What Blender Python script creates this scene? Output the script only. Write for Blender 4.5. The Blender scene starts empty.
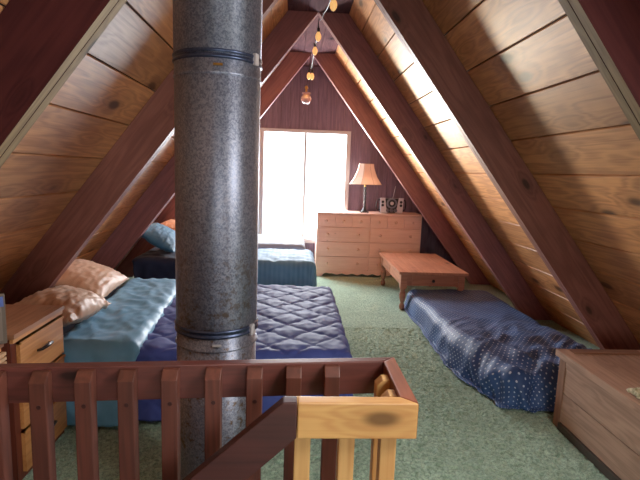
import bpy, bmesh, math, random
from mathutils import Vector, Matrix, noise
random.seed(7)
scn = bpy.context.scene
COL = scn.collection
PI = math.pi
# ---------------------------------------------------------------- layout constants
X0, H, D, M = 0.20, 3.10, 0.39, 1.289        # ridge x, inner ridge height, rafter depth (vertical), roof slope
ANG = math.atan(M)
T = 0.089
WALL_Y, BACK_Y = 7.45, -1.7

# ---------------------------------------------------------------- helpers
def finish(name, bm, mat, parent=None, smooth=False, bevel=0.0, mw=None):
    if bevel > 0:
        bmesh.ops.bevel(bm, geom=[e for e in bm.edges if len(e.link_faces) == 2 and e.calc_face_angle(0) > 0.6],
                        offset=bevel, segments=2, profile=0.6, affect='EDGES', clamp_overlap=True)
    bmesh.ops.recalc_face_normals(bm, faces=bm.faces)
    me = bpy.data.meshes.new(name)
    bm.to_mesh(me); bm.free()
    if smooth:
        for p in me.polygons: p.use_smooth = True
    if mat: me.materials.append(mat)
    o = bpy.data.objects.new(name, me)
    COL.objects.link(o)
    if mw is not None: o.matrix_world = mw
    if parent: o.parent = parent
    return o

def tag(o, label=None, cat=None, group=None, kind=None):
    if label: o['label'] = label
    if cat: o['category'] = cat
    if group: o['group'] = group
    if kind: o['kind'] = kind
    return o

def thing(name, label, cat, loc=(0, 0, 0), rz=0, group=None):
    o = bpy.data.objects.new(name, None); COL.objects.link(o)
    o.empty_display_size = 0.05
    o.location = loc; o.rotation_euler = (0, 0, rz)
    return tag(o, label, cat, group)

def copy_tree(o, parent=None):
    c = o.copy(); COL.objects.link(c); c.parent = parent
    for ch in list(o.children): copy_tree(ch, c)
    return c

def box(bm, x0, x1, y0, y1, z0, z1, mat=None):
    v = [bm.verts.new((x, y, z)) for x in (x0, x1) for y in (y0, y1) for z in (z0, z1)]
    if mat is not None:
        for q in v: q.co = mat @ q.co
    for f in ((0, 1, 3, 2), (4, 6, 7, 5), (0, 4, 5, 1), (2, 3, 7, 6), (0, 2, 6, 4), (1, 5, 7, 3)):
        bm.faces.new([v[i] for i in f])
    return v

def bx(*a, **k):
    bm = bmesh.new(); box(bm, *a, **k); return bm

def prism(bm, pts, axis, a, b):
    """extrude 2D polygon pts along axis 'x','y','z' from a to b"""
    def mk(p, t):
        return {'x': (t, p[0], p[1]), 'y': (p[0], t, p[1]), 'z': (p[0], p[1], t)}[axis]
    A = [bm.verts.new(mk(p, a)) for p in pts]; B = [bm.verts.new(mk(p, b)) for p in pts]
    n = len(pts)
    bm.faces.new(A); bm.faces.new(B[::-1])
    for i in range(n): bm.faces.new((A[i], B[i], B[(i + 1) % n], A[(i + 1) % n]))

def lathe(bm, prof, seg=32, c=(0, 0, 0), axis='z', cap=True):
    rings = []
    for r, h in prof:
        ring = []
        for i in range(seg):
            a = 2 * PI * i / seg
            p = (r * math.cos(a), r * math.sin(a), h)
            if axis == 'x': p = (p[2], p[0], p[1])
            if axis == 'y': p = (p[0], p[2], p[1])
            ring.append(bm.verts.new((p[0] + c[0], p[1] + c[1], p[2] + c[2])))
        rings.append(ring)
    for a, b in zip(rings, rings[1:]):
        for i in range(seg): bm.faces.new((a[i], a[(i + 1) % seg], b[(i + 1) % seg], b[i]))
    if cap:
        bm.faces.new(rings[0][::-1]); bm.faces.new(rings[-1])

def tube(bm, pts, r, seg=8):
    pts = [Vector(p) for p in pts]; rings = []
    up = Vector((0, 0, 1))
    for i, p in enumerate(pts):
        t = (pts[min(i + 1, len(pts) - 1)] - pts[max(i - 1, 0)]).normalized()
        a = t.cross(up if abs(t.z) < 0.95 else Vector((1, 0, 0))).normalized(); b = t.cross(a)
        rr = r[i] if isinstance(r, (list, tuple)) else r
        rings.append([bm.verts.new(p + rr * (math.cos(2 * PI * k / seg) * a + math.sin(2 * PI * k / seg) * b)) for k in range(seg)])
    for A, B in zip(rings, rings[1:]):
        for k in range(seg): bm.faces.new((A[k], A[(k + 1) % seg], B[(k + 1) % seg], B[k]))
    bm.faces.new(rings[0][::-1]); bm.faces.new(rings[-1])

def sstep(a, b, x):
    t = max(0, min(1, (x - a) / (b - a))); return t * t * (3 - 2 * t)

# ---------------------------------------------------------------- materials
def lin(c):
    return tuple(((v / 255) / 12.92 if v / 255 <= .04045 else ((v / 255 + .055) / 1.055) ** 2.4) for v in c) + (1,)

class NT:
    def __init__(s, name):
        s.m = bpy.data.materials.new(name); s.m.use_nodes = True
        s.t = s.m.node_tree; s.n = s.t.nodes; s.b = s.n['Principled BSDF']
    def new(s, typ, **k):
        nd = s.n.new(typ)
        for a, v in k.items():
            if a == 'ins':
                for q, w in v.items():
                    if isinstance(w, bpy.types.NodeSocket): s.t.links.new(w, nd.inputs[q])
                    else: nd.inputs[q].default_value = w
            else: setattr(nd, a, v)
        return nd
    def math(s, op, a, b=0.0, c=None):
        ins = {0: a, 1: b}
        if c is not None: ins[2] = c
        return s.new('ShaderNodeMath', operation=op, ins=ins).outputs[0]
    def vmath(s, op, a, b):
        return s.new('ShaderNodeVectorMath', operation=op, ins={0: a, 1: b}).outputs[0]
    def mix(s, f, a, b, blend='MIX'):
        nd = s.new('ShaderNodeMix', data_type='RGBA', blend_type=blend)
        for i, w in ((0, f), (6, a), (7, b)):
            if isinstance(w, bpy.types.NodeSocket): s.t.links.new(w, nd.inputs[i])
            else: nd.inputs[i].default_value = w
        return nd.outputs[2]
    def ramp(s, f, stops):
        r = s.new('ShaderNodeValToRGB', ins={0: f})
        el = r.color_ramp.elements
        while len(el) < len(stops): el.new(0.5)
        for e, (p, c) in zip(el, stops): e.position = p; e.color = c
        return r.outputs[0]
    def noise(s, v, scale, detail=4, rough=.55, dist=0.0):
        return s.new('ShaderNodeTexNoise', ins={'Vector': v, 'Scale': scale, 'Detail': detail, 'Roughness': rough, 'Distortion': dist}).outputs[0]
    def maprange(s, x, a, b, c=0.0, d=1.0):
        return s.new('ShaderNodeMapRange', interpolation_type='SMOOTHSTEP', ins={0: x, 1: a, 2: b, 3: c, 4: d}).outputs[0]
    def set(s, **k):
        for a, v in k.items():
            a = a.replace('_', ' ')
            if isinstance(v, bpy.types.NodeSocket): s.t.links.new(v, s.b.inputs[a])
            else: s.b.inputs[a].default_value = v
    def bump(s, h, strength=.3, dist=.01):
        s.set(Normal=s.new('ShaderNodeBump', ins={'Height': h, 'Strength': strength, 'Distance': dist}).outputs[0])

def wood(name, light, dark, axis='X', rough=.45, knots=.12, board=None, boardoff=0.0, baxis='X', vary=.35, grain=1.0, warm=None, coat=0.0, blotch=.35, spec=.5):
    g = NT(name)
    co = g.new('ShaderNodeTexCoord').outputs['Object']
    rnd = g.new('ShaderNodeObjectInfo').outputs['Random']
    if board:
        sep = g.new('ShaderNodeSeparateXYZ', ins={0: co})
        bi = g.math('FLOOR', g.math('DIVIDE', g.math('SUBTRACT', sep.outputs[baxis], boardoff), board))
        key = g.math('ADD', g.math('MULTIPLY', bi, 1.37), g.math('MULTIPLY', rnd, 13.0))
    else:
        key = g.math('MULTIPLY', rnd, 29.0)
    wn = g.new('ShaderNodeTexWhiteNoise', noise_dimensions='1D', ins={'W': key})
    off = g.vmath('MULTIPLY', wn.outputs['Color'], (7.0, 7.0, 7.0))
    p = g.vmath('ADD', co, off)
    L, S = .55, 6.0
    sc = {'X': (L, S, S), 'Y': (S, L, S), 'Z': (S, S, L)}[axis]
    ksc = {'X': (3.2, 7.5, 7.5), 'Y': (7.5, 3.2, 7.5), 'Z': (7.5, 7.5, 3.2)}[axis]
    kp = g.vmath('MULTIPLY', p, ksc)
    kv = g.new('ShaderNodeTexVoronoi', ins={'Vector': kp, 'Scale': .62, 'Randomness': 1.0}).outputs['Distance']
    kin = g.maprange(kv, knots, knots * .45)               # knot core
    kout = g.maprange(kv, knots * 2.6, knots * .7)          # halo that bends the grain
    sp = g.vmath('MULTIPLY', p, sc)
    n1 = g.noise(sp, 1.6, 3, .5)
    w = g.math('ADD', g.math('MULTIPLY', n1, 7.0 * grain), g.math('MULTIPLY', kout, 1.6))
    rings = g.math('ADD', g.math('MULTIPLY', g.math('SINE', g.math('MULTIPLY', w, 6.28)), .5), .5)
    fib = g.noise(g.vmath('MULTIPLY', p, tuple(v * (1 if v == L else 9) for v in sc)), 2.0, 3, .6)
    f = g.math('ADD', g.math('MULTIPLY', rings, .26), g.math('ADD', g.math('MULTIPLY', fib, .55), .09))
    col = g.mix(g.maprange(f, .2, .95), light, dark)
    bl = g.noise(p, 2.3, 3, .6)
    col = g.mix(g.math('MULTIPLY', g.maprange(bl, .42, .68), blotch), col, dark)
    # per piece variation
    var = g.math('ADD', 1.0 - vary * .5, g.math('MULTIPLY', wn.outputs['Value'], vary))
    vc = g.new('ShaderNodeCombineColor', ins={0: var, 1: var, 2: var}).outputs[0]
    col = g.mix(1.0, col, vc, 'MULTIPLY')
    kd = tuple(v * .22 for v in dark[:3]) + (1,)
    col = g.mix(g.math('MULTIPLY', kout, .35), col, tuple(v * .6 for v in dark[:3]) + (1,))
    col = g.mix(g.math('MULTIPLY', kin, .9), col, kd)
    g.set(Base_Color=col, Roughness=g.math('ADD', rough - .08, g.math('MULTIPLY', fib, .16)))
    g.b.inputs['Specular IOR Level'].default_value = spec
    if coat: g.b.inputs['Coat Weight'].default_value = coat; g.b.inputs['Coat Roughness'].default_value = .25
    g.bump(g.math('ADD', g.math('MULTIPLY', f, -.6), g.math('MULTIPLY', kin, -.5)), .22, .003)
    return g.m

def plain(name, c, rough=.5, metal=0.0, bumps=0.0, scale=60, vary=0.0, spec=.5):
    g = NT(name)
    co = g.new('ShaderNodeTexCoord').outputs['Object']
    n = g.noise(co, scale, 3)
    col = g.mix(g.maprange(n, .3, .7), c, tuple(v * (1 - vary) for v in c[:3]) + (1,))
    g.set(Base_Color=col, Roughness=rough, Metallic=metal)
    g.b.inputs['Specular IOR Level'].default_value = spec
    if bumps: g.bump(n, bumps, .003)
    return g.m

def cloth(name, c, c2, rough=.85, scale=260, sheen=.2, blot=3.0, stripes=None):
    g = NT(name)
    co = g.new('ShaderNodeTexCoord').outputs['Object']
    uv = g.new('ShaderNodeTexCoord').outputs['UV']
    n = g.noise(co, blot, 4)
    f = g.noise(co, scale, 2)
    col = g.mix(g.maprange(n, .3, .7), c, c2)
    if stripes:
        ax, per, sc_ = stripes
        s = g.new('ShaderNodeSeparateXYZ', ins={0: uv}).outputs[ax]
        w = g.math('FRACT', g.math('DIVIDE', s, per))
        w = g.maprange(g.math('ABSOLUTE', g.math('SUBTRACT', w, .5)), .2, .3)
        col = g.mix(g.math('MULTIPLY', w, .6), col, sc_)
    g.set(Base_Color=col, Roughness=rough)
    g.b.inputs['Sheen Weight'].default_value = sheen * .25
    g.b.inputs['Specular IOR Level'].default_value = .25
    g.bump(f, .25, .002)
    return g.m

W = {}
W['roof'] = wood('pine roof boards', lin((214, 154, 102)), lin((154, 100, 66)), axis='Y', board=.285, boardoff=.137, rough=.46, knots=.2, vary=.4, spec=.35)
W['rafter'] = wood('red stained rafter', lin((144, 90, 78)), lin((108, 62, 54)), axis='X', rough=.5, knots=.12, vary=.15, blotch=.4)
W['rafter_hazed'] = wood('far rafter with haze tint', lin((142, 92, 92)), lin((108, 66, 70)), axis='X', rough=.5, knots=.12, vary=.15, blotch=.4)  # purple tint puts window haze into the colour of the far rafters
W['rafter_shaded'] = wood('red rafter in painted shade', lin((70, 32, 32)), lin((50, 22, 24)), axis='X', rough=.8, knots=.08, vary=.1, blotch=.4, spec=.1)  # backlit shade of the nearest rafters is put into the colour
W['rafter_edge'] = wood('raw rafter edge', lin((150, 128, 92)), lin((110, 88, 62)), axis='X', rough=.7, spec=.2)
W['ridge'] = wood('ridge board', lin((96, 66, 70)), lin((66, 44, 50)), axis='Y', rough=.9, vary=.1, spec=.05)
W['panel_hazed'] = wood('wall planks with haze tint', lin((112, 92, 112)), lin((82, 66, 84)), axis='Z', board=.14, rough=.55, knots=.05, vary=.3)  # purple-grey lift paints the window haze onto the planks
W['railtop'] = wood('red stained rail', lin((104, 54, 48)), lin((70, 35, 32)), axis='X', rough=.42, knots=.1, vary=.2)
W['rail_shaded'] = wood('handrail in painted shade', lin((74, 36, 34)), lin((50, 24, 24)), axis='X', rough=.5, knots=.08, vary=.1)  # handrail lies outside the warm light; its shade is in the colour
W['rail_lit'] = wood('rail in painted warm light', lin((234, 184, 112)), lin((204, 140, 80)), axis='X', rough=.35, knots=.15, vary=.1, grain=1.2)  # high albedo paints warm local light onto the near rail
W['bal_red'] = wood('red stained baluster', lin((104, 56, 45)), lin((70, 37, 31)), axis='Z', rough=.5, knots=.1, vary=.25)
W['bal_lit'] = wood('baluster in painted warm light', lin((232, 184, 116)), lin((200, 140, 80)), axis='Z', rough=.45, knots=.08, vary=.1)  # warm light on the corner balusters is painted into the colour
W['chest'] = wood('brown chest pine', lin((196, 158, 136)), lin((150, 116, 98)), axis='Y', rough=.45, knots=.13, vary=.15)
W['chest_x'] = wood('brown chest end', lin((150, 106, 82)), lin((112, 76, 58)), axis='X', rough=.5, knots=.1, vary=.15)
W['chest_z'] = wood('brown chest stile', lin((160, 116, 90)), lin((120, 82, 62)), axis='Z', rough=.5, knots=.05, vary=.15)
W['night'] = wood('honey pine cabinet', lin((214, 152, 92)), lin((176, 112, 62)), axis='Y', rough=.38, knots=.08, vary=.12)
W['night_top'] = wood('worn brown cabinet top', lin((176, 124, 92)), lin((130, 84, 60)), axis='Y', rough=.4, knots=.05, vary=.1)
W['night_dark'] = wood('dark cabinet side', lin((110, 52, 38)), lin((74, 34, 28)), axis='Z', rough=.5, knots=.04, vary=.1)
W['dresser'] = wood('pale maple dresser', lin((234, 192, 176)), lin((220, 174, 156)), axis='X', rough=.4, knots=.02, vary=.06, blotch=.15)
W['table'] = wood('orange brown table', lin((190, 132, 104)), lin((150, 96, 74)), axis='Y', rough=.35, knots=.12, vary=.12)
W['table_x'] = wood('orange brown table apron', lin((172, 114, 90)), lin((134, 82, 62)), axis='X', rough=.4, knots=.12, vary=.12)
black = plain('black metal', lin((24, 26, 32)), .35)
darkbronze = plain('dark bronze', lin((48, 44, 48)), .35, .6)
gapm = plain('shadow gap', lin((40, 24, 18)), .9)
alu = plain('window frame', lin((176, 176, 180)), .4)
white = plain('white', lin((230, 228, 220)), .5)
brass = plain('brass', lin((190, 150, 80)), .3, 1.0)
chrome = plain('silver plastic', lin((205, 200, 205)), .3, .3)

# green shag
def carpet_mat():
    g = NT('green shag carpet')
    co = g.new('ShaderNodeTexCoord').outputs['Object']
    a = g.noise(co, 55, 4, .7); b = g.noise(co, 2.2, 4, .6); c = g.noise(co, 170, 2, .6)
    col = g.mix(g.maprange(a, .3, .7), lin((110, 148, 124)), lin((192, 228, 202)))
    col = g.mix(g.math('MULTIPLY', g.maprange(b, .4, .7), .45), col, lin((120, 150, 126)))
    col = g.mix(g.math('MULTIPLY', g.maprange(c, .55, .3), .5), col, lin((84, 110, 88)))
    g.set(Base_Color=col, Roughness=.95)
    g.b.inputs['Sheen Weight'].default_value = .3
    g.b.inputs['Specular IOR Level'].default_value = .1
    g.bump(g.math('ADD', a, g.math('MULTIPLY', c, .6)), 1.0, .014)
    return g.m
CARPET = carpet_mat()

def galv():
    g = NT('galvanized stove pipe')
    co = g.new('ShaderNodeTexCoord').outputs['Object']
    v1 = g.new('ShaderNodeTexVoronoi', ins={'Vector': g.vmath('MULTIPLY', co, (1, 1, .8)), 'Scale': 170.0})
    v2 = g.new('ShaderNodeTexVoronoi', ins={'Vector': co, 'Scale': 300.0})
    n = g.noise(co, 5, 5, .65); n3 = g.noise(co, 38, 4, .7)
    s = g.new('ShaderNodeSeparateColor', ins={0: v1.outputs['Color']}).outputs[0]
    s2 = g.new('ShaderNodeSeparateColor', ins={0: v2.outputs['Color']}).outputs[0]
    sp = g.math('ADD', g.math('MULTIPLY', s, .6), g.math('MULTIPLY', s2, .4))
    col = g.mix(g.maprange(sp, .15, .85), lin((112, 120, 142)), lin((160, 166, 186)))
    rust = g.maprange(g.math('ADD', g.math('MULTIPLY', n3, .6), g.math('MULTIPLY', n, .4)), .5, .62)
    zz = g.new('ShaderNodeSeparateXYZ', ins={0: co}).outputs[2]
    low = g.maprange(zz, 1.45, .75, .15, 1.0)
    col = g.mix(g.math('MULTIPLY', rust, low), col, lin((104, 84, 66)))
    g.set(Base_Color=col, Metallic=.8, Roughness=g.maprange(sp, .1, .9, .40, .55))
    g.bump(g.math('ADD', sp, n3), .12, .002)
    g.b.inputs['Anisotropic'].default_value = .8
    g.b.inputs['Anisotropic Rotation'].default_value = .25
    tg = g.new('ShaderNodeTangent', direction_type='RADIAL', axis='Z')
    g.t.links.new(tg.outputs[0], g.b.inputs['Tangent'])
    return g.m
GALV = galv()
GBAND = plain('pipe band', lin((70, 82, 112)), .32, .8, .1, 90, .3)

# ---------------------------------------------------------------- SETTING
def slope_matrix(s):
    ca, sa = math.cos(ANG), math.sin(ANG)
    if s > 0: m = Matrix(((ca, 0, sa), (0, 1, 0), (-sa, 0, ca)))
    else: m = Matrix(((-ca, 0, -sa), (0, -1, 0), (-sa, 0, ca)))
    return Matrix.Translation((X0, 0, H + D)) @ m.to_4x4()

SL = (H + D) / math.sin(ANG)      # slope length apex to floor
SKY = (.137 + 4 * .285, .137 + 8 * .285, .28, 1.18)     # opening for an added, unseen roof light in the right slope: slope range, y range
for s, nm in ((-1, 'wall_left'), (1, 'wall_right')):
    bm = bmesh.new()
    y0, y1 = (BACK_Y - .1, WALL_Y + .1) if s > 0 else (-WALL_Y - .1, -BACK_Y + .1)
    k = -1
    while True:                                        # boards with dark V joints between them
        a = .137 + k * .285; b = a + .285; k += 1
        a, b = max(a, .0), min(b, SL + .1)
        if a >= SL + .1: break
        g = .0035
        for ya, yb in (((y0, SKY[2]), (SKY[3], y1)) if s > 0 and SKY[0] - .01 < (a + b) / 2 < SKY[1] + .01 else ((y0, y1),)):
            prism(bm, [(a + g, .006), (a + g + .004, 0), (b - g - .004, 0), (b - g, .006), (b - g, .022), (a + g, .022)], 'y', ya, yb)
    w = finish(nm, bm, W['roof'], mw=slope_matrix(s)); tag(w, kind='structure')
    bm = bmesh.new()
    if s < 0: box(bm, -.1, SL + .3, y0, y1, .022, .08)
    else:
        box(bm, -.1, SKY[0], y0, y1, .022, .08); box(bm, SKY[1], SL + .3, y0, y1, .022, .08)
        box(bm, SKY[0], SKY[1], y0, SKY[2], .022, .08); box(bm, SKY[0], SKY[1], SKY[3], y1, .022, .08)
    bk = finish('trim_1' if s < 0 else 'trim_2', bm, gapm, mw=slope_matrix(s)); tag(bk, kind='structure')

bm = bmesh.new()
for i in range(3): box(bm, -.315 + i * .21 + .002, -.315 + (i + 1) * .21 - .002, BACK_Y, WALL_Y, 0, .02)
c = finish('ceiling', bm, W['ridge'], mw=Matrix.Translation((X0, 0, H))); tag(c, kind='structure')

# end wall with vertical planks, opening for the window
WX0, WX1, WZ0, WZ1 = -.50, .83, .45, 2.14
def gable(name, y, x_a, x_b, z_a, z_b, thick):
    bm = bmesh.new()
    zt = lambda x: H + D - M * abs(x - X0)
    x = X0 - 2.8
    while x < X0 + 2.8:
        xa, xb = x + .002, x + .138
        def piece(xl, xr, lo, hi):
            za, zb = zt(xl), zt(xr)
            ha = za if hi is None else min(hi, za); hb = zb if hi is None else min(hi, zb)
            if ha <= lo + .001 and hb <= lo + .001: return
            prism(bm, [(xl, lo), (xr, lo), (xr, max(hb, lo + .001)), (xl, max(ha, lo + .001))], 'y', y, y + thick * .5)
        segs = [xa, xb]
        for q in (x_a, x_b, X0):
            if xa < q < xb: segs.append(q)
        segs.sort()
        for l, r in zip(segs, segs[1:]):
            mid = (l + r) / 2
            if x_a < mid < x_b: piece(l, r, 0, z_a); piece(l, r, z_b, None)
            else: piece(l, r, 0, None)
        x += .14
    o = finish(name, bm, W['panel_hazed']); tag(o, kind='structure')
    bm = bmesh.new(); ya, yb = (y + thick * .5, y + thick) if thick > 0 else (y + thick, y + thick * .5)
    box(bm, -2.7, x_a, ya, yb, 0, 3.6); box(bm, x_b, 3.1, ya, yb, 0, 3.6)
    box(bm, x_a, x_b, ya, yb, 0, z_a); box(bm, x_a, x_b, ya, yb, z_b, 3.6)
    return bm
bm = gable('wall_back', WALL_Y, WX0, WX1, WZ0, WZ1, .06)
tag(finish('trim_3', bm, gapm), kind='structure')
BX0, BX1, BZ0, BZ1 = -.1, 1.5, .55, 1.75
bm = gable('wall_front', BACK_Y, BX0, BX1, BZ0, BZ1, -.06)
tag(finish('trim_4', bm, gapm), kind='structure')

def glass_mat():
    g = NT('window glass')
    tr = g.new('ShaderNodeBsdfTransparent', ins={'Color': (1, 1, 1, 1)})
    gl = g.new('ShaderNodeBsdfGlossy', ins={'Roughness': .02})
    mx = g.new('ShaderNodeMixShader', ins={0: .012, 1: tr.outputs[0], 2: gl.outputs[0]})
    g.t.links.new(mx.outputs[0], g.n['Material Output'].inputs[0])
    return g.m
GLASS = glass_mat()
def window(name, x0, x1, z0, z1, y, cnt):
    bm = bmesh.new(); f = .035
    box(bm, x0 - .03, x0 + f, y - .02, y + .05, z0 - .03, z1 + .03); box(bm, x1 - f, x1 + .03, y - .02, y + .05, z0 - .03, z1 + .03)
    box(bm, x0 + f, x1 - f, y - .02, y + .05, z0 - .03, z0 + f); box(bm, x0 + f, x1 - f, y - .02, y + .05, z1 - f * .6, z1 + .03)
    fr = finish(name, bm, alu, bevel=.003); tag(fr, kind='structure')
    xm = (x0 + x1) / 2
    finish('mullion', bx(xm - .016, xm + .016, y - .015, y + .04, z0 + f, z1 - f * .6), alu, fr, bevel=.003)
    finish('pane', bx(x0 + f, xm - .016, y + .012, y + .016, z0 + f, z1 - f * .6), GLASS, fr)
    finish('pane', bx(xm + .016, x1 - f, y + .018, y + .022, z0 + f, z1 - f * .6), GLASS, fr)
window('window_1', WX0, WX1, WZ0, WZ1, WALL_Y, 1)
window('window_2', BX0, BX1, BZ0, BZ1, BACK_Y - .03, 2)  # window added behind the camera, out of view, to light the room

bm = bmesh.new(); f_ = .04  # frame of the added roof light, out of view
box(bm, SKY[0] - .03, SKY[0] + f_, SKY[2] - .03, SKY[3] + .03, -.012, .0); box(bm, SKY[1] - f_, SKY[1] + .03, SKY[2] - .03, SKY[3] + .03, -.012, .0)
box(bm, SKY[0] + f_, SKY[1] - f_, SKY[2] - .03, SKY[2] + f_, -.012, .0); box(bm, SKY[0] + f_, SKY[1] - f_, SKY[3] - f_, SKY[3] + .03, -.012, .0)
sk = finish('window_3', bm, alu, mw=slope_matrix(1)); tag(sk, kind='structure')
pn = finish('pane', bx(SKY[0], SKY[1], SKY[2], SKY[3], .04, .045), GLASS, None); pn.parent = sk
# floor: dense carpet mesh where the camera sees it, plain slabs elsewhere, an opening for the stair
def carpet_patch(bm, x0, x1, y0, y1, st, amp):
    nx, ny = int((x1 - x0) / st), int((y1 - y0) / st)
    g = [[None] * (ny + 1) for _ in range(nx + 1)]
    for i in range(nx + 1):
        for j in range(ny + 1):
            x = x0 + (x1 - x0) * i / nx; y = y0 + (y1 - y0) * j / ny
            e = 0 if i in (0, nx) or j in (0, ny) else 1
            h = amp * (noise.noise((x * 38, y * 38, 1)) + .7 * noise.noise((x * 80, y * 80, 5)) - .3)
            g[i][j] = bm.verts.new((x, y, min(.004, h) * e))
    for i in range(nx):
        for j in range(ny): bm.faces.new((g[i][j], g[i + 1][j], g[i + 1][j + 1], g[i][j + 1]))
bm = bmesh.new()
carpet_patch(bm, -1.4, 2.6, 2.1, 4.6, .0125, .018)
carpet_patch(bm, .0, 2.2, 4.6, 7.45, .03, .01)
box(bm, -2.62, -1.4, 2.1, 7.45, -.04, 0); box(bm, -1.4, 0, 4.6, 7.45, -.04, 0); box(bm, 2.2, 3.02, 4.6, 7.45, -.04, 0)
box(bm, 2.6, 3.02, 2.1, 4.6, -.04, 0)
box(bm, -2.62, 3.02, 1.60, 2.1, -.04, 0)
box(bm, .42, 3.02, 1.15, 1.60, -.04, 0); box(bm, -2.62, 3.02, BACK_Y, .35, -.04, 0); box(bm, .42, 3.02, .35, 1.15, -.04, 0)
fl = finish('floor', bm, CARPET, smooth=False); tag(fl, kind='structure')
for p in fl.data.polygons: p.use_smooth = True
bm = bmesh.new()
box(bm, -2.62, .42, .33, .35, -2.2, -.04); box(bm, -2.62, .42, 1.60, 1.62, -2.2, -.04)
box(bm, -2.64, -2.62, .33, 1.62, -2.2, 0); box(bm, .42, .44, .33, 1.62, -2.2, -.04); box(bm, -2.64, .44, .33, 1.62, -2.24, -2.2)
tag(finish('wall_stairwell', bm, W['panel_hazed']), kind='structure')
# solid subfloor under the grid patches
tag(finish('trim_5', bx(-2.62, 3.02, 1.62, WALL_Y + .06, -.10, -.042), gapm), kind='structure')

# ---------------------------------------------------------------- RAFTERS (pairs at Y = 0, 1.65 ... 6.6)
rn = {1: 'nearest', 2: 'second nearest', 3: 'third nearest', 4: 'farthest'}
rl = {(1, -1): 'shade-coloured red doubled roof rafter crossing the upper left corner of the photo',
      (1, 1): 'shade-coloured red doubled roof rafter crossing the upper right corner of the photo',
      (2, -1): 'red-brown sloping rafter on the left, coming down behind the honey pine nightstand',
      (2, 1): 'wide red-brown sloping rafter on the right, ending behind the dotted floor mattress near the chest',
      (3, -1): 'red-brown sloping rafter on the left, ending behind the beige pillows',
      (3, 1): 'red-brown sloping rafter on the right, ending at the far end of the dotted floor mattress',
      (4, -1): 'farthest left rafter, red-brown, ending behind the teal pillow',
      (4, 1): 'farthest right rafter, red-brown, running down beside the dresser and coffee table'}
for i in range(0, 5):
    for s in (-1, 1):
        y = 1.65 * i
        ca, sa = math.cos(ANG), math.sin(ANG)
        # local x down slope, z outward; profile polygon in (x,z)
        def loc(dx, z):     # dx horizontal distance from ridge
            px, pz = dx, z - (H + D)
            return (px * ca - pz * sa, px * sa + pz * ca)
        pts = [loc(.002, H - .002), loc((H) / M, 0), loc((H + D) / M - .006, 0.002), loc(.002, H + D - .008)]
        bm = bmesh.new()
        ya, yb = (y, y + T) if s > 0 else (-y - T, -y)
        g = .0025; mid = (ya + yb) / 2
        prism(bm, pts, 'y', ya, mid - g); prism(bm, pts, 'y', mid + g, yb)
        # recessed core closing the joint between the two planks
        pc = [loc(0.0, H + .012), loc((H) / M + .01, 0), loc((H + D) / M - .01, 0.002), loc(.006, H + D - .01)]
        prism(bm, pc, 'y', mid - g, mid + g)
        o = finish('rafter', bm, W['rafter_shaded'] if i <= 1 else W['rafter'] if i == 2 else W['rafter_hazed'], mw=slope_matrix(s))
        o.data.materials.append(W['rafter_edge'])
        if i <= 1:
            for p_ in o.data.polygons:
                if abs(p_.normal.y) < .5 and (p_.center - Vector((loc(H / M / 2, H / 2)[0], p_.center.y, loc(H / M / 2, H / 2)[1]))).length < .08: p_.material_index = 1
        tag(o, rl.get((i, s), 'shade-coloured red roof rafter above the stair landing, %s side' % ('left' if s < 0 else 'right')), 'rafter', 'paired sloping roof rafters')

# ---------------------------------------------------------------- RAILING
RZ = .925
guard = thing('guard_railing', 'red-stained wooden guard railing around the stair opening, with square balusters and a corner coloured as if warmly lit', 'railing', (.0, 1.5, 0))
def P(name, bm, mat, par, **k):
    o = finish(name, bm, mat, None, **k)
    o.parent = par
    o.matrix_parent_inverse = Matrix.Translation(par.location).inverted() if par.type == 'EMPTY' and par.rotation_euler.z == 0 else Matrix()
    return o
def mesh_at(name, bm, mat, par, org, **k):
    """mesh modelled in world coordinates, origin moved to org; parented to an Empty at par.location (no rotation)"""
    bmesh.ops.translate(bm, verts=bm.verts, vec=-Vector(org))
    o = finish(name, bm, mat, None, **k)
    o.location = Vector(org) - (par.location if par else Vector())
    o.parent = par
    return o
W['rail_mid'] = W['railtop']
YF0, YF1, YN0, YN1, XR0, XR1 = 1.508, 1.548, 1.215, 1.255, .318, .362
KS = .075
yf = lambda x: YF0 - KS * (XR0 - x)
bm = bmesh.new(); prism(bm, [(-1.9, yf(-1.9)), (XR0, YF0), (XR1, YF1), (-1.9, yf(-1.9) + .04)], 'z', RZ - .115, RZ)
mesh_at('far_rail', bm, W['railtop'], guard, (-.6, 1.52, .88), bevel=.004)
bm = bmesh.new(); prism(bm, [(XR0, YN1), (XR1, YN0), (XR1, YF1), (XR0, YF0)], 'z', RZ - .108, RZ)
mesh_at('return_rail', bm, wood('red return rail', lin((150, 84, 62)), lin((104, 54, 42)), axis='Y', rough=.4, vary=.1), guard, (.34, 1.4, .88), bevel=.004)
bm = bmesh.new(); prism(bm, [(.028, YN0), (XR1, YN0), (XR0, YN1), (.028, YN1)], 'z', RZ - .106, RZ)
mesh_at('near_rail', bm, W['rail_lit'], guard, (.2, 1.235, .88), bevel=.004)
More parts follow.
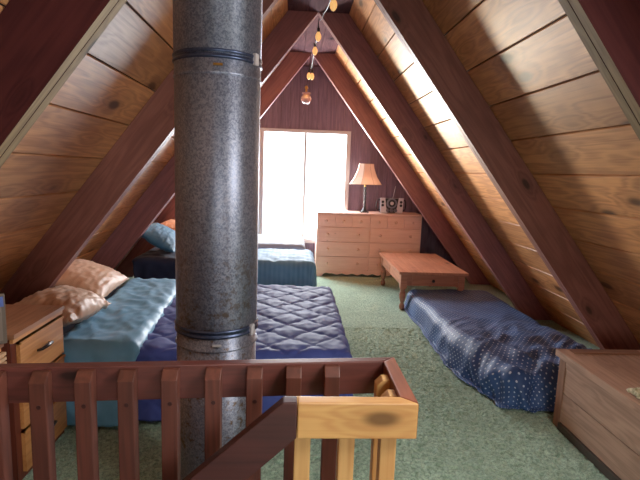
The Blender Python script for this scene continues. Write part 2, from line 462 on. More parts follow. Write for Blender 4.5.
# handrail that drops to the left
a43 = math.radians(42)
bm = bmesh.new()
dx = -1.15
top0, bot0 = (-.012, RZ), (.026, RZ - .106)
prism(bm, [(.026, RZ), top0, (top0[0] + dx, RZ + dx * math.tan(a43)), (top0[0] + dx + .03, RZ + dx * math.tan(a43) - .138), bot0], 'y', YN0, YN1)
hm = Matrix.Rotation(0, 4, 'Y')
mesh_at('handrail', bm, W['rail_shaded'], guard, (.0, 1.235, .9), bevel=.004)
def baluster(x, y, w, d, ztop, par, mat, axis='x', chamf=.02, zbot=0.0):
    bm = bmesh.new()
    if axis == 'x':   # chamfered top, facing the camera
        prism(bm, [(y - d / 2, zbot), (y + d / 2, zbot), (y + d / 2, ztop), (y - d / 2 + chamf, ztop), (y - d / 2, ztop - chamf)], 'x', x - w / 2, x + w / 2)
    else:
        prism(bm, [(x - d / 2, zbot), (x + d / 2, zbot), (x + d / 2, ztop), (x - d / 2 + chamf, ztop), (x - d / 2, ztop - chamf)], 'y', y - w / 2, y + w / 2)
    o = mesh_at('baluster', bm, mat, par, (x, y, ztop / 2), bevel=.003)
    return o
bolt = plain('countersunk plug', lin((52, 22, 20)), .5)
ybal = YF0 - .0225
for x in (-1.27, -1.14, -1.01, -.878, -.75, -.622, -.498, -.369, -.237, -.108, .017, .142):
    o = baluster(x, yf(x) - .0225, .050, .043, RZ - .007, guard, W['bal_red'], chamf=.026, zbot=-.04)
    b2 = bmesh.new(); lathe(b2, [(.007, -.0006), (.007, .0006)], 12, axis='y')
    q = finish('bolt_plug', b2, bolt, o); q.location = (0.003, -.0222, .358)
for y in (1.31, 1.415):
    baluster(XR0 - .021, y, .045, .041, RZ - .015, guard, W['bal_lit'], axis='y', zbot=-.04)
for x in (.045, .172, .293):
    baluster(x, YN1 + .021, .046, .04, RZ - .02, guard, W['bal_lit'], zbot=-.04)

# ---------------------------------------------------------------- STOVE PIPE
PX, PY, PR = -.322, 2.05, .174
pipe = thing('stove_pipe', 'large round galvanized metal stove pipe standing from floor to roof behind the railing', 'pipe', (PX, PY, 0))
for z0, z1, r in ((0, .86, PR - .002), (.865, 1.965, PR), (1.975, 3.48, PR + .002)):
    bm = bmesh.new()
    lathe(bm, [(r, z0), (r, z1)], 96)
    # rolled beads and seam steps
    o = finish('pipe_section', bm, GALV, pipe, smooth=False)
    for p_ in o.data.polygons: p_.use_smooth = len(p_.vertices) == 4
for zc in (.872, 1.975):
    bm = bmesh.new()
    R_ = PR
    lathe(bm, [(R_, zc - .018), (R_ + .006, zc - .014), (R_ + .006, zc - .008), (R_ + .002, zc - .004), (R_ + .002, zc + .004), (R_ + .006, zc + .008), (R_ + .006, zc + .014), (R_, zc + .018)], 96, cap=False)
    o = finish('locking_band', bm, GBAND, pipe, smooth=True)
    bm = bmesh.new(); box(bm, PR + .002, PR + .014, -.012, .012, zc - .022, zc + .022)
    finish('clasp', bm, chrome, o, bevel=.002).rotation_euler = (0, 0, math.radians(-28))
    bm = bmesh.new()
    lathe(bm, [(R_, zc - .075), (R_ + .0035, zc - .072), (R_ + .0035, zc - .066), (R_, zc - .063)], 96, cap=False)
    o2 = finish('bead', bm, GALV, pipe, smooth=True)
    bm = bmesh.new(); box(bm, .01, .045, -PR - .006, -PR + .002, zc - .046, zc - .038)
    finish('latch_tab', bm, brass if zc > 1.5 else chrome, pipe, bevel=.001)

# ---------------------------------------------------------------- CLOTH
def drape(name, mat, x0, x1, y0, y1, ztop, over, st=.025, r=.05, fn=None, warp=None, par=None, zmin=.012, flare=.08, thick=.008):
    """sheet over a box top; over=(left,right,near,far) overhangs"""
    oL, oR, oN, oF = over
    bm = bmesh.new(); uvl = bm.loops.layers.uv.new('UVMap')
    nx = int((x1 - x0 + oL + oR) / st); ny = int((y1 - y0 + oN + oF) / st)
    G = []
    def fold(d):
        q = r * PI / 2
        if d < q: return r * math.sin(d / r), r * (1 - math.cos(d / r))
        return r + (d - q) * flare, r + (d - q)
    for i in range(nx + 1):
        row = []
        for j in range(ny + 1):
            u = x0 - oL + (x1 - x0 + oL + oR) * i / nx; v = y0 - oN + (y1 - y0 + oN + oF) * j / ny
            a = max(x0 + r - u, u - (x1 - r), 0); b = max(y0 + r - v, v - (y1 - r), 0)
            d = math.hypot(a, b) if (a > 0 and b > 0) else a + b
            if a > 0 and b > 0: d = max(a, b) + .35 * min(a, b)
            cx = min(max(u, x0 + r), x1 - r); cy = min(max(v, y0 + r), y1 - r)
            o_, dr = fold(d)
            if d > 0:
                hx = (u - cx); hy = (v - cy); hh = math.hypot(hx, hy)
                nxv, nyv = hx / hh, hy / hh
            else: nxv = nyv = 0
            p = Vector((cx + nxv * o_, cy + nyv * o_, ztop - dr))
            w = fn(u, v, d) if fn else (0, 0)
            k = sstep(0, r * 1.5, d)
            p += Vector((nxv * w[0] * k + (0), nyv * w[0] * k, w[0] * (1 - k)))
            if warp: p = warp(p)
            if p.z < zmin: p.z = zmin + .004 * noise.noise((u * 9, v * 9, 3))
            row.append((bm.verts.new(p), (u, v)))
        G.append(row)
    for i in range(nx):
        for j in range(ny):
            q = (G[i][j], G[i + 1][j], G[i + 1][j + 1], G[i][j + 1])
            f = bm.faces.new([a[0] for a in q])
            for l, a in zip(f.loops, q): l[uvl].uv = a[1]
    o = finish(name, bm, mat, par, smooth=True)
    md = o.modifiers.new('thick', 'SOLIDIFY'); md.thickness = thick; md.offset = -1
    return o

def pillow(name, mat, L, Wd, Th, loc, rot, wr=.012, seed=0, par=None, nu=44, nv=34):
    bm = bmesh.new(); side = []
    def pt(u, v, s):
        pin = (1 - abs(u) ** 2.6) * (1 - abs(v) ** 2.6)
        h = Th / 2 * max(pin, 0) ** .55
        x = L / 2 * u * (1 - .07 * (1 - abs(v)) ** 0 * (v * v) * 0 - .05 * (1 - v * v)); y = Wd / 2 * v * (1 - .05 * (1 - u * u))
        n = noise.noise((u * 3 + seed, v * 3, s * 2)) * .6 + noise.noise((u * 9 + seed, v * 5, s * 4)) * .5 - abs(noise.noise((u * 5 + seed * 2, v * 9, 8 + s))) * .9
        edge = (abs(u) ** 3 + abs(v) ** 3) * .5
        return Vector((x, y, s * (h + wr * n * (1 if pin > .03 else .2) * (.5 + edge))))
    grid = {}
    for s in (1, -1):
        for i in range(nu + 1):
            for j in range(nv + 1):
                u = -1 + 2 * i / nu; v = -1 + 2 * j / nv
                ed = i in (0, nu) or j in (0, nv)
                if ed and s == -1: grid[s, i, j] = grid[1, i, j]; continue
                p = pt(u, v, s)
                if ed: p.z = 0
                grid[s, i, j] = bm.verts.new(p)
    for s in (1, -1):
        for i in range(nu):
            for j in range(nv):
                f = [grid[s, i, j], grid[s, i + 1, j], grid[s, i + 1, j + 1], grid[s, i, j + 1]]
                bm.faces.new(f if s > 0 else f[::-1])
    o = finish(name, bm, mat, par, smooth=True)
    o.location = loc; o.rotation_euler = rot
    return o

NAVY = cloth('navy quilt', lin((66, 82, 158)), lin((52, 66, 134)), rough=.65, sheen=.15)
TEALS = cloth('teal turned sheet', lin((124, 190, 232)), lin((98, 164, 208)), rough=.45, sheen=.3)
TEALQ = cloth('teal blue quilt', lin((98, 152, 194)), lin((80, 130, 172)), rough=.7, stripes=(0, .05, lin((108, 160, 200))))
GREYQ = cloth('grey blue striped quilt', lin((158, 176, 196)), lin((136, 156, 178)), rough=.8, stripes=(1, .06, lin((130, 148, 174))))
TEALP = cloth('teal pillow', lin((84, 136, 168)), lin((66, 114, 148)), rough=.6)
BEIGE = cloth('beige satin pillow', lin((222, 186, 158)), lin((202, 162, 134)), rough=.45, sheen=.3)
PEACH = cloth('peach pillow', lin((222, 160, 120)), lin((200, 136, 100)), rough=.7)
MATT = cloth('dark mattress', lin((44, 50, 70)), lin((34, 38, 56)), rough=.8)
SHEET = cloth('dark navy sheet', lin((36, 46, 72)), lin((28, 36, 58)), rough=.8)

def quilt_fn(cell, amp, wr=.006, seed=0, warp_a=.03):
    def fn(u, v, d):
        uu = u + warp_a * noise.noise((u * 2, v * 2, seed)); vv = v + warp_a * noise.noise((u * 2, v * 2, seed + 9))
        a = ((uu + vv * 1.0) / cell) % 1; b = ((uu - vv * 1.0) / cell) % 1
        da = min(a, 1 - a) * cell; db = min(b, 1 - b) * cell
        seam = math.exp(-(da / .009) ** 2) + math.exp(-(db / .009) ** 2)
        puff = math.sqrt(min(da, db) / (cell * .5)) if min(da, db) > 0 else 0
        w = wr * (noise.noise((u * 14, v * 5, seed + 2)) + .8 * noise.noise((u * 24, v * 16, seed + 4)))
        return (amp * (puff - .5) - amp * .6 * min(seam, 1) + w + .01 * noise.noise((u * 2.5, v * 2.5, seed)), 0)
    return fn
def wrinkle_fn(wr=.012, seed=0, fx=9, fy=4):
    def fn(u, v, d):
        return (wr * (1 - 2 * abs(noise.noise((u * fx, v * fy, seed)))) + wr * .7 * noise.noise((u * fx * 2.3, v * fy * 2.3, seed + 3)) - wr * .5, 0)
    return fn

# bed 1 (nearest): foot end towards the middle of the room
bed = thing('bed', 'nearest bed, low, with diamond-quilted navy comforter and turned-down teal sheet', 'bed', (-.68, 3.45, 0), group='row of beds along the left wall')
def bed_base(par, x0, x1, y0, y1, zt):
    bm = bx(x0 + .05, x1 - .06, y0 + .06, y1 - .06, .10, zt - .25); mesh_at('bed_base', bm, MATT, par, ((x0 + x1) / 2, (y0 + y1) / 2, .2), bevel=.02)
    bm = bx(x0 + .03, x1 - .03, y0 + .04, y1 - .04, zt - .25, zt - .02); mesh_at('mattress', bm, SHEET, par, ((x0 + x1) / 2, (y0 + y1) / 2, .4), bevel=.04)
    for sx in (x0 + .12, x1 - .14):
        for sy in (y0 + .12, y1 - .12):
            mesh_at('leg', bx(sx - .025, sx + .025, sy - .025, sy + .025, 0, .10), black, par, (sx, sy, .05))
bed_base(bed, -1.72, .36, 2.73, 4.42, .46)
def reparent(o, par):
    o.parent = par; o.location = -par.location; return o
o = drape('comforter', NAVY, -1.05, .39, 2.705, 4.43, .475, (0, .37, .40, .3), fn=quilt_fn(.27, .012, .007, 1), st=.013, thick=.006, r=.06, flare=.05)
def sheetfn(u, v, d):
    return (.012 + .016 * (1 - 2 * abs(noise.noise((u * 7 + v * 3, v * 3.5, 4)))) + .008 * noise.noise((u * 22, v * 14, 2)), 0)
reparent(o, bed)
o = drape('turned_down_sheet', TEALS, -1.44, -.93, 2.70, 4.43, .492, (0, 0, .44, .3), fn=sheetfn, st=.018, r=.06, thick=.006, flare=.05,
          warp=lambda p: Vector((p.x + .07 * (3.45 - p.y) + (.012 * noise.noise((p.y * 6, 2, 1)) if p.x > -1.0 else 0), p.y, p.z + (0 if p.x > -1.46 else -.01))))
reparent(o, bed)
tag(pillow('pillow', BEIGE, .48, .74, .20, (-1.63, 3.80, .635), (0, math.radians(20), math.radians(3)), seed=3, wr=.02),
    'beige satin pillow, the farther of the two at the head of the navy quilted bed', 'pillow', 'beige pillows on the nearest bed')
tag(pillow('pillow', BEIGE, .38, .54, .20, (-1.45, 3.05, .64), (math.radians(-4), math.radians(12), math.radians(-4)), seed=8, wr=.028),
    'wrinkled beige satin pillow just behind the nightstand, nearer of the pair', 'pillow', 'beige pillows on the nearest bed')

bed2 = thing('bed', 'middle bed covered by a teal-blue quilt, behind the navy quilted bed', 'bed', (-.7, 5.35, 0), group='row of beds along the left wall')
bed_base(bed2, -1.66, .24, 4.92, 5.76, .58)
reparent(drape('quilt', TEALQ, -1.0, .26, 4.90, 5.76, .60, (0, .42, .45, .1), fn=wrinkle_fn(.010, 3, 8, 5), r=.07), bed2)
reparent(drape('undersheet', SHEET, -1.66, -1.0, 4.91, 5.76, .59, (0, 0, .45, .1), fn=wrinkle_fn(.016, 5, 6, 6), r=.06), bed2)
tag(pillow('pillow', TEALP, .46, .66, .20, (-1.45, 5.38, .755), (math.radians(0), math.radians(30), 0), seed=12, wr=.02),
    'plump teal blue pillow propped at the head of the middle bed', 'pillow')
bed3 = thing('bed', 'farthest bed with a grey-blue striped quilt, under the bright window', 'bed', (-.7, 6.3, 0), group='row of beds along the left wall')
bed_base(bed3, -1.66, .15, 5.88, 6.74, .60)
reparent(drape('quilt', GREYQ, -1.2, .17, 5.86, 6.76, .63, (0, .4, .4, .2), fn=wrinkle_fn(.008, 7, 8, 5), r=.07), bed3)
tag(pillow('pillow', PEACH, .40, .60, .16, (-1.50, 6.28, .74), (0, math.radians(22), 0), seed=15), 'peach pillow at the head of the farthest bed, glimpsed left of the stove pipe', 'pillow')

# floor mattress with dotted cover
def dotted():
    g = NT('navy dotted cover')
    uv = g.new('ShaderNodeTexCoord').outputs['UV']
    s = g.new('ShaderNodeSeparateXYZ', ins={0: uv})
    cell = .046
    def dots(ox, oy):
        a = g.math('SUBTRACT', g.math('FRACT', g.math('ADD', g.math('DIVIDE', s.outputs[0], cell), ox)), .5)
        b = g.math('SUBTRACT', g.math('FRACT', g.math('ADD', g.math('DIVIDE', s.outputs[1], cell), oy)), .5)
        return g.math('SQRT', g.math('ADD', g.math('MULTIPLY', a, a), g.math('MULTIPLY', b, b)))
    d = g.math('MINIMUM', dots(0, 0), dots(.5, .5))
    m = g.maprange(d, .12, .09)
    co = g.new('ShaderNodeTexCoord').outputs['Object']
    base = g.mix(g.maprange(g.noise(co, 4, 3), .3, .7), lin((50, 84, 138)), lin((38, 64, 112)))
    g.set(Base_Color=g.mix(m, base, lin((176, 190, 214))), Roughness=.55)
    g.b.inputs['Specular IOR Level'].default_value = .3
    g.bump(g.noise(co, 90, 2), .15, .003)
    return g.m
DOT = dotted()
mt = thing('floor_mattress', 'low mattress on the floor under a rumpled navy cover with small white dots', 'mattress', (1.85, 4.05, 0))
def mwarp(p):
    t = (p.y - 2.95) / (5.40 - 2.95)           # 0 near .. 1 far
    x = p.x + .17 * sstep(3.75, 2.85, p.y) * max(0, min(1, (2.3 - p.x) / .9)) + .02 * (1 - t)
    z = p.z * (1.0)
    return Vector((x + .03 * noise.noise((p.y * 2.3, 1, 4)) * (1 if p.x < 1.5 else 0), p.y, z))
cb = bmesh.new(); prism(cb, [(1.44, 5.28), (2.27, 5.28), (2.28, 3.12), (1.74, 3.12), (1.50, 3.9)], 'z', .01, .15)
mesh_at('mattress_core', cb, MATT, mt, (1.85, 4.05, .1), bevel=.03)
def mfn(u, v, d):
    near = sstep(4.6, 3.1, v)
    w = (.006 + .045 * near) * (1 - 2.2 * abs(noise.noise((u * 3.2 + v * 1.5, v * 2.1 - u, 3)))) + (.004 + .014 * near) * noise.noise((u * 9, v * 6, 5)) + .028 * near * (1 - 2 * abs(noise.noise((u * 6 - v * 5, v * 3, 9))))
    w += .012 * noise.noise((u * 2, v * 2, 0))
    return (w, 0)
reparent(drape('dotted_cover', DOT, 1.36, 2.34, 2.98, 5.38, .225, (.30, .12, .24, .22), fn=mfn, warp=mwarp, st=.017, r=.08, flare=.22, thick=.006), mt)

# ---------------------------------------------------------------- NIGHTSTAND and second unit
def pull(par, y, z, x):
    bm = bmesh.new()
    tube(bm, [(x, y - .055, z - .006), (x + .022, y - .05, z), (x + .026, y, z + .002), (x + .022, y + .05, z), (x, y + .055, z - .006)], [.006, .008, .01, .008, .006], 8)
    return finish('handle', bm, darkbronze, par, smooth=True)
def cabinet(name, label, y0, y1, x0, x1, zt, rows, post):
    t = thing(name, label, 'cabinet', ((x0 + x1) / 2, (y0 + y1) / 2, 0))
    xl, xr, yl, yr = x0 - t.location.x, x1 - t.location.x, y0 - t.location.y, y1 - t.location.y
    bm = bmesh.new(); box(bm, xl, xr - .02, yl + .01, yr - .01, .0, zt - .03)
    finish('carcass', bm, W['night_dark'], t, bevel=.003)
    bm = bmesh.new(); box(bm, xl - .01, xr + .005, yl, yr, zt - .022, zt)
    finish('top', bm, W['night_top'], t, bevel=.005)
    bm = bmesh.new(); box(bm, xr - .02, xr - .004, yl + .006, yr - .006, zt - .045, zt - .022)
    finish('top_rail', bm, W['night'], t, bevel=.003)
    zz = [.03 + (zt - .08) * k / rows for k in range(rows + 1)]
    for k in range(rows):
        a, b = zz[k] + .006, zz[k + 1] - .006
        bm = bmesh.new(); box(bm, xr - .022, xr - .002, yl + post, yr - .012, a, b)
        # bright lipped top edge
        box(bm, xr - .02, xr + .006, yl + post, yr - .012, b - .012, b)
        d = finish('drawer', bm, W['night'], t, bevel=.003)
        pull(d, (yl + yr) / 2 + .015, (a + b) / 2 + .015, xr - .002)
    return t
cabinet('nightstand', 'honey pine nightstand of three drawers with a worn brown top, beside the nearest bed', 2.17, 2.655, -1.76, -1.27, .755, 3, .055)
t2 = cabinet('nightstand', 'small slatted pine drawer unit at the left edge of the photo, behind the railing', 1.77, 2.125, -1.70, -1.29, .74, 3, .02)
ribm = bmesh.new()
for k in range(6): box(ribm, .205, .222, -.16, .172, .57 + k * .022, .584 + k * .022)
finish('ribbed_trim', ribm, wood('pale slats', lin((226, 190, 150)), lin((196, 150, 110)), axis='Y', rough=.4), t2, bevel=.002)
# framed box on the unit
t = thing('picture_frame', 'small grey-brown picture frame with blue corner, on the slatted unit at left edge', 'picture frame', (-1.325, 2.055, .741), math.radians(45))
finish('frame', bx(-.085, .085, -.009, .009, 0, .225), plain('grey brown backing', lin((108, 96, 86)), .6), t, bevel=.003)
finish('picture', bx(-.07, .07, -.0105, -.009, .015, .195), plain('taupe mat', lin((132, 118, 108)), .5), t)
finish('corner', bx(.02, .078, -.0125, -.0102, .17, .215), plain('blue corner', lin((88, 112, 190)), .4), t)

# ---------------------------------------------------------------- CHEST
ch = thing('storage_chest', 'brown pine blanket chest with plank front and framed lid, at the lower right', 'chest', (1.98, 2.27, 0))
cx, cy = 1.98, 2.27
A0, A1, B0, B1 = 1.705 - cx, 2.27 - cx, 1.80 - cy, 2.765 - cy
bm = bmesh.new(); box(bm, A0 + .012, A1, B0 + .01, B1 - .012, .03, .45); finish('carcass', bm, W['chest_x'], ch, bevel=.003)
for z0, z1 in ((.05, .235), (.241, .40)):
    finish('front_plank', bx(A0 + .002, A0 + .014, B0 + .06, B1 - .06, z0, z1), W['chest'], ch, bevel=.003)
for y_ in (B0, B1 - .065):
    finish('corner_stile', bx(A0 - .002, A0 + .03, y_, y_ + .065, .0, .44), W['chest_z'], ch, bevel=.004)
finish('front_rail', bx(A0 - .001, A0 + .02, B0 + .066, B1 - .066, .402, .45), W['chest'], ch, bevel=.003)
finish('plinth', bx(A0 - .012, A0 + .02, B0 + .04, B1 - .07, .0, .045), plain('dark plinth', lin((62, 52, 44)), .6), ch, bevel=.003)
lid = finish('lid', bx(A0 - .022, A1 + .01, B0 - .02, B1 + .022, .452, .475), W['chest'], ch, bevel=.006)
for a in ((A0 - .022, A0 + .05, B0 - .02, B1 + .022), (A1 - .06, A1 + .01, B0 - .02, B1 + .022)):
    finish('lid_frame', bx(*a, .475, .492), W['chest'], lid, bevel=.004)
for a in ((A0 + .051, A1 - .061, B1 - .045, B1 + .022), (A0 + .051, A1 - .061, B0 - .02, B0 + .05)):
    finish('lid_frame', bx(*a, .475, .492), W['chest_x'], lid, bevel=.004)
finish('lid_panel', bx(A0 + .052, A1 - .062, B0 + .052, B1 - .047, .475, .487), W['chest'], lid, bevel=.003)
# small cream cloth doily lying on the lid
def dfn(u, v, d): return (.018 * abs(noise.noise((u * 40, v * 40, 1))) + .008 * noise.noise((u * 90, v * 90, 3)) + .004, 0)
o = drape('lace_doily', cloth('cream lace', lin((232, 224, 190)), lin((150, 148, 110)), scale=90, blot=60), 1.735, 1.85, 2.01, 2.20, .508, (.02, .02, .02, .02), fn=dfn, st=.006, r=.01, zmin=.497, thick=.003)
tag(o, 'crumpled cream lace cloth lying on the chest lid at the right edge', 'cloth')

# ---------------------------------------------------------------- COFFEE TABLE
TX0, TX1, TY0, TY1, TZ = 1.22, 2.02, 5.20, 6.50, .455
ct = thing('coffee_table', 'orange-brown pine coffee table with turned legs and end drawer, in front of the dresser', 'table', ((TX0 + TX1) / 2, (TY0 + TY1) / 2, 0))
hx, hy = (TX1 - TX0) / 2, (TY1 - TY0) / 2
finish('tabletop', bx(-hx, hx, -hy, hy, TZ - .03, TZ), W['table'], ct, bevel=.009)
prof = [(.022, 0), (.03, .02), (.033, .045), (.024, .07), (.018, .085), (.027, .10), (.035, .14), (.038, .175), (.03, .21), (.022, .225), (.034, .245), (.036, .26)]
for sx in (-1, 1):
    for sy in (-1, 1):
        bm = bmesh.new(); px, py = sx * (hx - .065), sy * (hy - .065)
        lathe(bm, prof, 20, (0, 0, 0)); 
        box(bm, -.036, .036, -.036, .036, .26, TZ - .031)
        l = finish('leg', bm, W['table_x'], ct); l.location = (px, py, 0)
        for p_ in l.data.polygons: p_.use_smooth = p_.center.z < .259
for sx in (-1, 1):
    bm = bmesh.new(); xx = sx * (hx - .05)
    box(bm, xx - .012, xx + .012, -hy + .102, hy - .102, .29, TZ - .031)
    a = finish('apron', bm, W['table'], ct)
    for yy in (-1, 1):
        d = finish('drawer_front', bx(xx + sx * .0121 - .005, xx + sx * .0121 + .005, yy * .29 - .245, yy * .29 + .245, .302, TZ - .045), W['table'], ct, bevel=.003)
for sy in (-1, 1):
    yy = sy * (hy - .05)
    finish('apron', bx(-hx + .102, hx - .102, yy - .012, yy + .012, .29, TZ - .031), W['table_x'], ct)
d = finish('drawer_front', bx(-.24, .24, -hy + .03, -hy + .038, .302, TZ - .045), W['table_x'], ct, bevel=.003)
bm = bmesh.new(); lathe(bm, [(.008, 0), (.008, -.012), (.018, -.02), (.018, -.028), (.008, -.034)], 16, (0, -hy + .03, .355), 'y')
finish('knob', bm, darkbronze, d, smooth=True)

# ---------------------------------------------------------------- DRESSER
DX0, DX1, DY0, DY1, DZ = .35, 1.93, 6.93, 7.38, .955
dr = thing('dresser', 'pale maple double dresser with six small top drawers and wooden knobs, beside the window', 'dresser', ((DX0 + DX1) / 2, (DY0 + DY1) / 2, 0))
w2, d2 = (DX1 - DX0) / 2, (DY1 - DY0) / 2
finish('carcass', bx(-w2 + .01, w2 - .01, -d2 + .02, d2, .085, DZ - .02), W['dresser'], dr)
finish('top', bx(-w2, w2, -d2 - .005, d2, DZ - .02, DZ), W['dresser'], dr, bevel=.005)
bm = bmesh.new()
pts = [(-w2 + .01, 0), (-w2 + .10, 0), (-w2 + .13, .04), (-w2 + .17, .055), (-w2 + .22, .04)]
n = 14
mid = []
for i in range(n + 1):
    x = -w2 + .25 + (2 * w2 - .5) * i / n; mid.append((x, .035 + .014 * math.cos(i * PI)))
pts = pts + mid + [(-p[0], p[1]) for p in pts[::-1]] + [(w2 - .01, .10), (-w2 + .01, .10)]
prism(bm, pts, 'y', -d2 + .005, -d2 + .022)
finish('scalloped_base', bm, W['dresser'], dr)
finish('side_base', bx(-w2 + .01, -w2 + .03, -d2 + .022, d2, 0, .085), W['dresser'], dr); finish('side_base', bx(w2 - .03, w2 - .01, -d2 + .022, d2, 0, .085), W['dresser'], dr)
zs = [.095, .305, .525, .745, .925]
def knob(par, x, z):
    bm = bmesh.new(); lathe(bm, [(.007, 0), (.008, -.008), (.019, -.014), (.02, -.022), (.011, -.03)], 14, (x, -d2 + .003, z), 'y')
    finish('knob', bm, W['dresser'], par, smooth=True)
for half in (-1, 1):
    c0 = -w2 + .02 if half < 0 else .008; c1 = -.008 if half < 0 else w2 - .02
    for r_ in range(3):
        dd = finish('drawer', bx(c0 + .003, c1 - .003, -d2 + .003, -d2 + .02, zs[r_] + .006, zs[r_ + 1] - .006), W['dresser'], dr, bevel=.004)
        L = c1 - c0
        for fx in (.2, .8): knob(dd, c0 + L * fx, (zs[r_] + zs[r_ + 1]) / 2)
    for k in range(3):
        L = (c1 - c0) / 3
        dd = finish('drawer', bx(c0 + L * k + .003, c0 + L * (k + 1) - .003, -d2 + .003, -d2 + .02, zs[3] + .006, zs[4] - .006), W['dresser'], dr, bevel=.004)
        knob(dd, c0 + L * (k + .5), (zs[3] + zs[4]) / 2)

# ---------------------------------------------------------------- LAMP
lp = thing('table_lamp', 'table lamp with beige bell shade and slim black twisted base, on the dresser', 'lamp', (1.075, 7.12, DZ))
bm = bmesh.new()
box(bm, -.06, .06, -.06, .06, 0, .018)
lathe(bm, [(.05, .018), (.045, .03), (.028, .045), (.02, .07), (.015, .09)], 24)
finish('base', bm, black, lp, bevel=.003)
bm = bmesh.new()
for k in range(2):
    tube(bm, [(.012 * math.cos(a + k * PI), .012 * math.sin(a + k * PI), .085 + .3 * i / 40) for i, a in enumerate([j * .35 for j in range(41)])], .009, 8)
finish('twisted_stem', bm, black, lp, smooth=True)
bm = bmesh.new(); lathe(bm, [(.012, .385), (.016, .40), (.012, .42), (.018, .44), (.018, .49)], 16); finish('socket', bm, brass, lp, smooth=True)
def shade_mat():
    g = NT('beige lamp shade')
    co = g.new('ShaderNodeTexCoord').outputs['Object']
    col = g.mix(g.noise(co, 200, 2), lin((236, 212, 196)), lin((222, 194, 176)))
    g.set(Base_Color=col, Roughness=.8)
    tl = g.new('ShaderNodeBsdfTranslucent', ins={'Color': col})
    mx = g.new('ShaderNodeMixShader', ins={0: .35, 1: g.b.outputs[0], 2: tl.outputs[0]})
    g.t.links.new(mx.outputs[0], g.n['Material Output'].inputs[0])
    return g.m
bm = bmesh.new(); N = 8
prof = [(.245, .425), (.215, .47), (.175, .53), (.145, .60), (.125, .66), (.112, .725)]
rings = []
for r_, z in prof:
    ring = []
    for i in range(N):
        a0, a1 = 2 * PI * (i + .5) / N, 2 * PI * (i + 1.5) / N
        for q in range(4):
            t_ = q / 4
            p0 = Vector((math.cos(a0), math.sin(a0))); p1 = Vector((math.cos(a1), math.sin(a1)))
            p = p0.lerp(p1, t_) * r_
            ring.append(bm.verts.new((p.x, p.y, z)))
    rings.append(ring)
n = len(rings[0])
for a, b in zip(rings, rings[1:]):
    for i in range(n): bm.faces.new((a[i], a[(i + 1) % n], b[(i + 1) % n], b[i]))
sh = finish('lamp_shade', bm, shade_mat(), lp)
md = sh.modifiers.new('t', 'SOLIDIFY'); md.thickness = .003
bm = bmesh.new()
for i in range(N):
    a = 2 * PI * (i + .5) / N
    tube(bm, [(math.cos(a) * r_, math.sin(a) * r_, z) for r_, z in prof], .003, 6)
for r_, z in (prof[0], prof[-1]):
    tube(bm, [(math.cos(2 * PI * (i + .5) / N) * r_, math.sin(2 * PI * (i + .5) / N) * r_, z) for i in range(N + 1)], .0035, 6)
finish('shade_piping', bm, plain('tan piping', lin((176, 140, 116)), .7), sh, smooth=True)

# ---------------------------------------------------------------- BOOMBOX
bb = thing('boombox', 'small silver and black stereo with central disc door, on the dresser right of the lamp', 'stereo', (1.475, 7.12, DZ), math.radians(0))
finish('body', bx(-.165, .165, -.06, .08, .012, .225), black, bb, bevel=.02)
for s in (-1, 1):
    bm = bmesh.new(); prism(bm, [(s * .165, .01), (s * .175, .235), (s * .105, .235), (s * .085, .10), (s * .06, .01)], 'y', -.078, -.058)
    f = finish('speaker_panel', bm, chrome, bb, bevel=.004)
    for z in (.175, .125):
        bm = bmesh.new(); lathe(bm, [(.021, -.083), (.021, -.075), (.010, -.072)], 20, (s * .138, 0, z), 'y'); finish('speaker_cone', bm, black, f, smooth=False)
    bm = bmesh.new(); tube(bm, [(s * .17, -.02, .20), (s * .205, -.02, .205), (s * .222, -.02, .17), (s * .222, -.02, .08), (s * .205, -.02, .045), (s * .17, -.02, .05)], .010, 8); finish('handle', bm, darkbronze, bb, smooth=True)
bm = bmesh.new(); lathe(bm, [(.076, -.058), (.076, -.082), (.070, -.088), (.060, -.088), (.056, -.082), (.0, -.080)][:-1], 32, (0, 0, .155), 'y'); d = finish('disc_door', bm, plain('dark silver', lin((120, 124, 140)), .3, .5), bb, smooth=False)
bm = bmesh.new(); lathe(bm, [(.054, -.082), (.054, -.0845)], 32, (0, 0, .155), 'y'); finish('disc_window', bm, black, d)
bm = bmesh.new(); lathe(bm, [(.026, -.0845), (.026, -.09), (.018, -.092)], 24, (0, 0, .155), 'y'); finish('disc_hub', bm, chrome, d)
for x in (-.062, 0, .062):
    bm = bmesh.new(); lathe(bm, [(.024, -.058), (.024, -.088), (.020, -.092)], 20, (x, 0, .048), 'y'); finish('knob', bm, plain('knob grey', lin((92, 92, 104)), .35, .3), bb)
bm = bmesh.new(); tube(bm, [(.03, .03, .22), (.045, .03, .30), (.065, .03, .41)], .0035, 6); finish('antenna', bm, chrome, bb, smooth=True)

# ---------------------------------------------------------------- STRING LIGHTS and pendant
def bulb_mat():
    g = NT('warm bulb glass')
    g.set(Base_Color=lin((255, 214, 150)), Roughness=.15)
    g.b.inputs['Emission Color'].default_value = lin((255, 190, 110)); g.b.inputs['Emission Strength'].default_value = .7
    return g.m
sl = thing('string_lights', 'black cord of small round amber bulbs hanging from the rafter peaks', 'string lights', (X0, 3.3, 3.0))
ox, oy, oz = X0, 3.3, 3.0
bulbs = [(.25, 3.6, 2.73), (.19, 4.6, 2.775), (.185, 5.2, 2.79), (.155, 6.2, 2.725), (.195, 6.2, 2.722)]
path = [(.27, 3.28, 3.02), (.25, 3.6, 2.84), (.215, 4.2, 2.86), (.20, 4.94, 3.03), (.195, 4.88, 2.93), (.19, 4.6, 2.87), (.188, 4.9, 2.84), (.185, 5.2, 2.875), (.18, 5.7, 2.80), (.175, 6.2, 2.82), (.17, 6.55, 3.06)]
pts = []
for a, b in zip(path, path[1:]):
    for k in range(6): pts.append(tuple(a[q] + (b[q] - a[q]) * k / 6 - (.03 * math.sin(PI * k / 6) if q == 2 else 0) for q in range(3)))
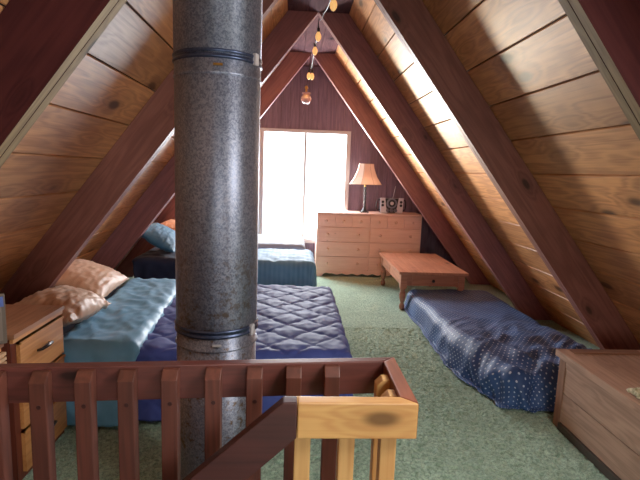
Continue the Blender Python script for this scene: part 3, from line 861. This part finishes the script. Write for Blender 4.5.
pts.append(path[-1])
bm = bmesh.new(); tube(bm, [(p[0] - ox, p[1] - oy, p[2] - oz) for p in pts], .004, 6)
finish('cord', bm, black, sl, smooth=True)
BM_ = bulb_mat()
for b in bulbs:
    k = (b[1] / 5.0) ** .5
    bm = bmesh.new(); lathe(bm, [(.004, -.042), (.014, -.036), (.024, -.018), (.027, 0), (.024, .018), (.015, .034), (.013, .042)], 20)
    q = finish('bulb', bm, BM_, sl, smooth=True); q.location = (b[0] - ox, b[1] - oy, b[2] - oz)
    bm = bmesh.new(); lathe(bm, [(.014, .040), (.015, .072), (.006, .082)], 14); finish('socket', bm, black, q, smooth=True)
    bm = bmesh.new(); tube(bm, [(0, 0, .08), (.004, .01, .11)], .003, 6); finish('drop_wire', bm, black, q)
pd = thing('pendant_light', 'tiny glass globe pendant hanging below the farthest rafter peak, above the window', 'lamp', (.135, 6.5, 2.50))
pg = NT('pink frosted glass'); pg.set(Base_Color=lin((214, 176, 176)), Roughness=.25); pg.b.inputs['Transmission Weight'].default_value = .5
bm = bmesh.new(); lathe(bm, [(.02, -.075), (.05, -.06), (.068, -.03), (.07, 0), (.055, .03), (.045, .04), (.05, .055), (.058, .07)], 24, cap=False); finish('glass_globe', bm, pg.m, pd, smooth=True)
bm = bmesh.new(); lathe(bm, [(.045, .0), (.045, .05), (.03, .075), (.012, .08), (.012, .12), (.022, .125), (.018, .15), (.006, .16)], 20); finish('cap', bm, brass, pd, smooth=True)
bm = bmesh.new(); tube(bm, [(0, 0, .155), (.03, .03, .35), (.045, .06, .60)], .003, 6); finish('cord', bm, black, pd)

# ---------------------------------------------------------------- LIGHT
def area(name, loc, rot, sx, sy, power, col, spread=180):
    l = bpy.data.lights.new(name, 'AREA'); l.shape = 'RECTANGLE'; l.size = sx; l.size_y = sy; l.energy = power; l.color = col
    l.spread = math.radians(spread)
    o = bpy.data.objects.new(name, l); COL.objects.link(o); o.location = loc; o.rotation_euler = rot
    return o
# added, unseen roof light over the stair landing, right slope
smx = slope_matrix(1)
pc = smx @ Vector(((SKY[0] + SKY[1]) / 2, (SKY[2] + SKY[3]) / 2, .16)); nrm = -(smx.to_3x3() @ Vector((0, 0, 1)))
area('added_skylight', pc, nrm.to_track_quat('-Z', 'Y').to_euler(), 1.1, .85, 55, (1.0, .93, .82))
# sky light at the far window (faces -Y)
area('window_sky_light', (.165, WALL_Y + .12, 1.3), (math.radians(-90), 0, 0), 1.5, 1.9, 300, (.93, .96, 1.0))
# added, unseen landing window behind the camera (faces +Y)
area('added_landing_light', (.9, BACK_Y - .14, 1.2), (math.radians(84), 0, 0), 1.6, 1.2, 16, (1.0, .88, .72), 130)
lk = Vector((1.3, 3.9, 2.0)) - Vector((-1.3, 9.2, .2))
area('reflected_sun_light', (-1.3, 9.2, .2), lk.to_track_quat('-Z', 'Y').to_euler(), 1.2, 1.2, 160, (1.0, .84, .58), 60)
wd = bpy.data.worlds.new('world'); scn.world = wd; wd.use_nodes = True
wd.node_tree.nodes['Background'].inputs[0].default_value = (.93, .96, 1, 1); wd.node_tree.nodes['Background'].inputs[1].default_value = 3.0

# ---------------------------------------------------------------- CAMERA
yaw, pitch, roll = .0592, .1439, .0355
F = Vector((math.sin(yaw) * math.cos(pitch), math.cos(yaw) * math.cos(pitch), -math.sin(pitch)))
Rt = Vector((math.cos(yaw), -math.sin(yaw), 0)); U = Rt.cross(F)
R2 = math.cos(roll) * Rt + math.sin(roll) * U; U2 = -math.sin(roll) * Rt + math.cos(roll) * U
cd = bpy.data.cameras.new('camera'); cam = bpy.data.objects.new('camera', cd); COL.objects.link(cam)
cd.sensor_width = 36; cd.lens = 475.1 / 640 * 36; cd.clip_start = .02
cam.matrix_world = Matrix.Translation((0, 0, 1.55)) @ Matrix((R2, U2, -F)).transposed().to_4x4()
scn.camera = cam
scn.cycles.use_denoising = True
scn.cycles.max_bounces = 8; scn.cycles.diffuse_bounces = 5; scn.cycles.sample_clamp_indirect = 6
scn.view_settings.view_transform = 'Standard'
scn.view_settings.exposure = -.08
scn.view_settings.gamma = 1.12
